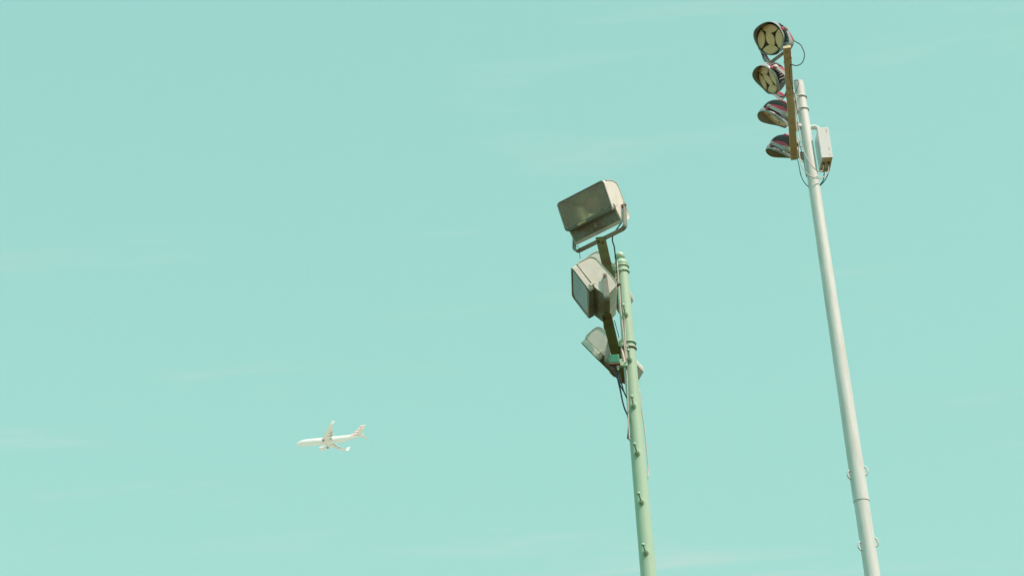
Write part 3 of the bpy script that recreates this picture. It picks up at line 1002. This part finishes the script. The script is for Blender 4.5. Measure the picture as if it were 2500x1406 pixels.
for sy in (-1, 1):
    secs = [(14.2, 21.2, 1.2, -1.30, 0.13), (16.5, 21.4, 4.8, -0.90, 0.12), (17.2, 21.6, 6.0, -0.77, 0.12), (20.8, 24.0, 12.0, -0.12, 0.11), (23.4, 25.5, 16.4, 0.38, 0.10)]
    q = Geo().rings([airfoil(a, b, sy * y, z, tc_) for a, b, y, z, tc_ in secs])
    wg = make('wing', q.V, q.F, M_wing, plane, smooth=True, auto=50)
    q = Geo().rings([airfoil(a, b, sy * y, z, 0.10) for a, b, y, z in ((23.4, 25.5, 16.39, 0.39), (23.5, 25.7, 16.95, 0.46), (23.8, 26.1, 17.30, 0.85), (24.5, 26.6, 17.50, 1.9), (25.2, 27.0, 17.65, 3.1))])
    make('winglet', q.V, q.F, M_plane, wg, smooth=True, auto=60)
    # deflected flaps
    for (y0, y1, x0, x1, z0, z1) in ((2.2, 5.6, 20.7, 20.9, -1.32, -0.95), (6.2, 11.4, 21.2, 23.2, -0.88, -0.30)):
        rs = []
        for y, xx, z in ((y0, x0, z0), (y1, x1, z1)):
            rs.append([Vector((xx, sy * y, z + 0.10)), Vector((xx + 1.25, sy * y, z - 0.24)), Vector((xx + 1.2, sy * y, z - 0.30)), Vector((xx, sy * y, z - 0.10))])
        q = Geo().rings(rs)
        make('flap', q.V, q.F, M_flap, wg)
    for y, xx, z, L in ((3.2, 18.7, -1.35, 4.2), (6.9, 19.8, -1.02, 4.4), (9.9, 21.0, -0.66, 3.9)):
        path = [Vector((xx + L * k / 8, sy * y, z - 0.10 * math.sin(math.pi * k / 8))) for k in range(9)]
        rad = [0.03 + 0.27 * math.sin(math.pi * (k + 0.4) / 8.8) ** 0.8 for k in range(9)]
        q = Geo().tube(path, rad, 12)
        make('flap_fairing', q.V, q.F, M_plane, wg, smooth=True)
    # engine
    ey, ez, ex = sy * 4.85, -2.15, 2.4
    prof = [(10.1, 0.86), (10.0, 0.95), (10.15, 1.03), (10.9, 1.13), (12.2, 1.12), (13.6, 0.95), (14.3, 0.80), (14.35, 0.74)]
    rs = [[Vector((x + ex, ey + r * math.cos(2 * math.pi * k / 24), ez + r * math.sin(2 * math.pi * k / 24) * 0.96)) for k in range(24)] for x, r in prof]
    q = Geo().rings(rs, True, False, True)
    en = make('engine', q.V, q.F, M_plane, plane, smooth=True, auto=50)
    rs = [[Vector((x + ex, ey + r * math.cos(2 * math.pi * k / 20), ez + r * math.sin(2 * math.pi * k / 20))) for k in range(20)] for x, r in ((14.2, 0.60), (15.0, 0.48), (15.3, 0.25), (15.9, 0.05))]
    q = Geo().rings(rs)
    make('exhaust_cone', q.V, q.F, M_engd, en, smooth=True)
    rs = [[Vector((x + ex, ey + r * math.cos(2 * math.pi * k / 20), ez + r * math.sin(2 * math.pi * k / 20))) for k in range(20)] for x, r in ((10.2, 0.30), (10.45, 0.86))]
    q = Geo().rings(rs, True, True, False)
    make('fan', q.V, q.F, M_engd, en, smooth=True)
    q = Geo().add([(11.3 + ex, ey - 0.12, ez + 1.05), (11.3 + ex, ey + 0.12, ez + 1.05), (16.2 + ex, ey + 0.12, ez + 1.0), (16.2 + ex, ey - 0.12, ez + 1.0), (13.6 + ex, ey - 0.12, ez + 1.42), (13.6 + ex, ey + 0.12, ez + 1.42), (17.2 + ex, ey + 0.12, ez + 1.25), (17.2 + ex, ey - 0.12, ez + 1.25)], [(0, 1, 2, 3), (4, 7, 6, 5), (0, 4, 5, 1), (2, 6, 7, 3), (1, 5, 6, 2), (0, 3, 7, 4)])
    make('pylon', q.V, q.F, M_plane, en)
    # tailplane
    q = Geo().rings([airfoil(a, b, sy * y, z, 0.09) for a, b, y, z in ((34.6, 38.2, 0.3, 1.30), (36.6, 39.1, 3.6, 1.70), (38.6, 40.0, 7.1, 2.15))])
    make('tailplane', q.V, q.F, M_wing, plane, smooth=True, auto=50)
# fin: sections stacked in z
secs = [(28.0, 37.7, 1.50, 0.02), (30.2, 37.7, 1.90, 0.05), (32.4, 37.8, 2.6, 0.09), (34.0, 38.2, 4.0, 0.09), (36.1, 39.3, 6.0, 0.085), (37.4, 40.0, 7.3, 0.08)]
rs = []
for le, te, z, tc_ in secs:
    rs.append([Vector((v.x, v.z, z)) for v in airfoil(le, te, 0.0, 0.0, tc_)])
for r_ in rs:
    m_ = len(r_) // 2
    for v in r_:
        v.y *= 1.0
q = Geo().rings(rs)
make('tail_fin', q.V, q.F, M_fintail, plane, smooth=True, auto=50)
# red band at the foot of the fin
for sy in (-1, 1):
    rs = []
    for x, r, zc in ((31.6, 1.27, 0.55), (33.5, 0.985, 0.80), (35.8, 0.63, 1.10), (37.2, 0.42, 1.26)):
        rs.append([Vector((x, sy * (r + 0.012) * math.cos(a), zc + 1.05 * (r + 0.012) * math.sin(a))) for a in [R(8 + k * (6 if x < 32 else 14)) for k in range(4)]])
    q = Geo().rings(rs, False, False, False)
    make('tail_band', q.V, q.F, M_tailred, fus, smooth=True)

# ------------------------------------------------------------------ haze: the air between here and the airliner
q = Geo().box((0, 0, 320), (6600, 6600, 642))
hm = bpy.data.materials.new('summer_haze')
hm.use_nodes = True
ht = hm.node_tree
ht.nodes.clear()
ho = node(ht, 'ShaderNodeOutputMaterial')
hv = node(ht, 'ShaderNodeVolumePrincipled')
hv.inputs['Color'].default_value = (0.86, 0.94, 0.92, 1)
hv.inputs['Density'].default_value = HAZE_DENSITY
hv.inputs['Anisotropy'].default_value = 0.0
ht.links.new(hv.outputs[0], ho.inputs['Volume'])
make('haze', q.V, q.F, hm, kind='stuff')
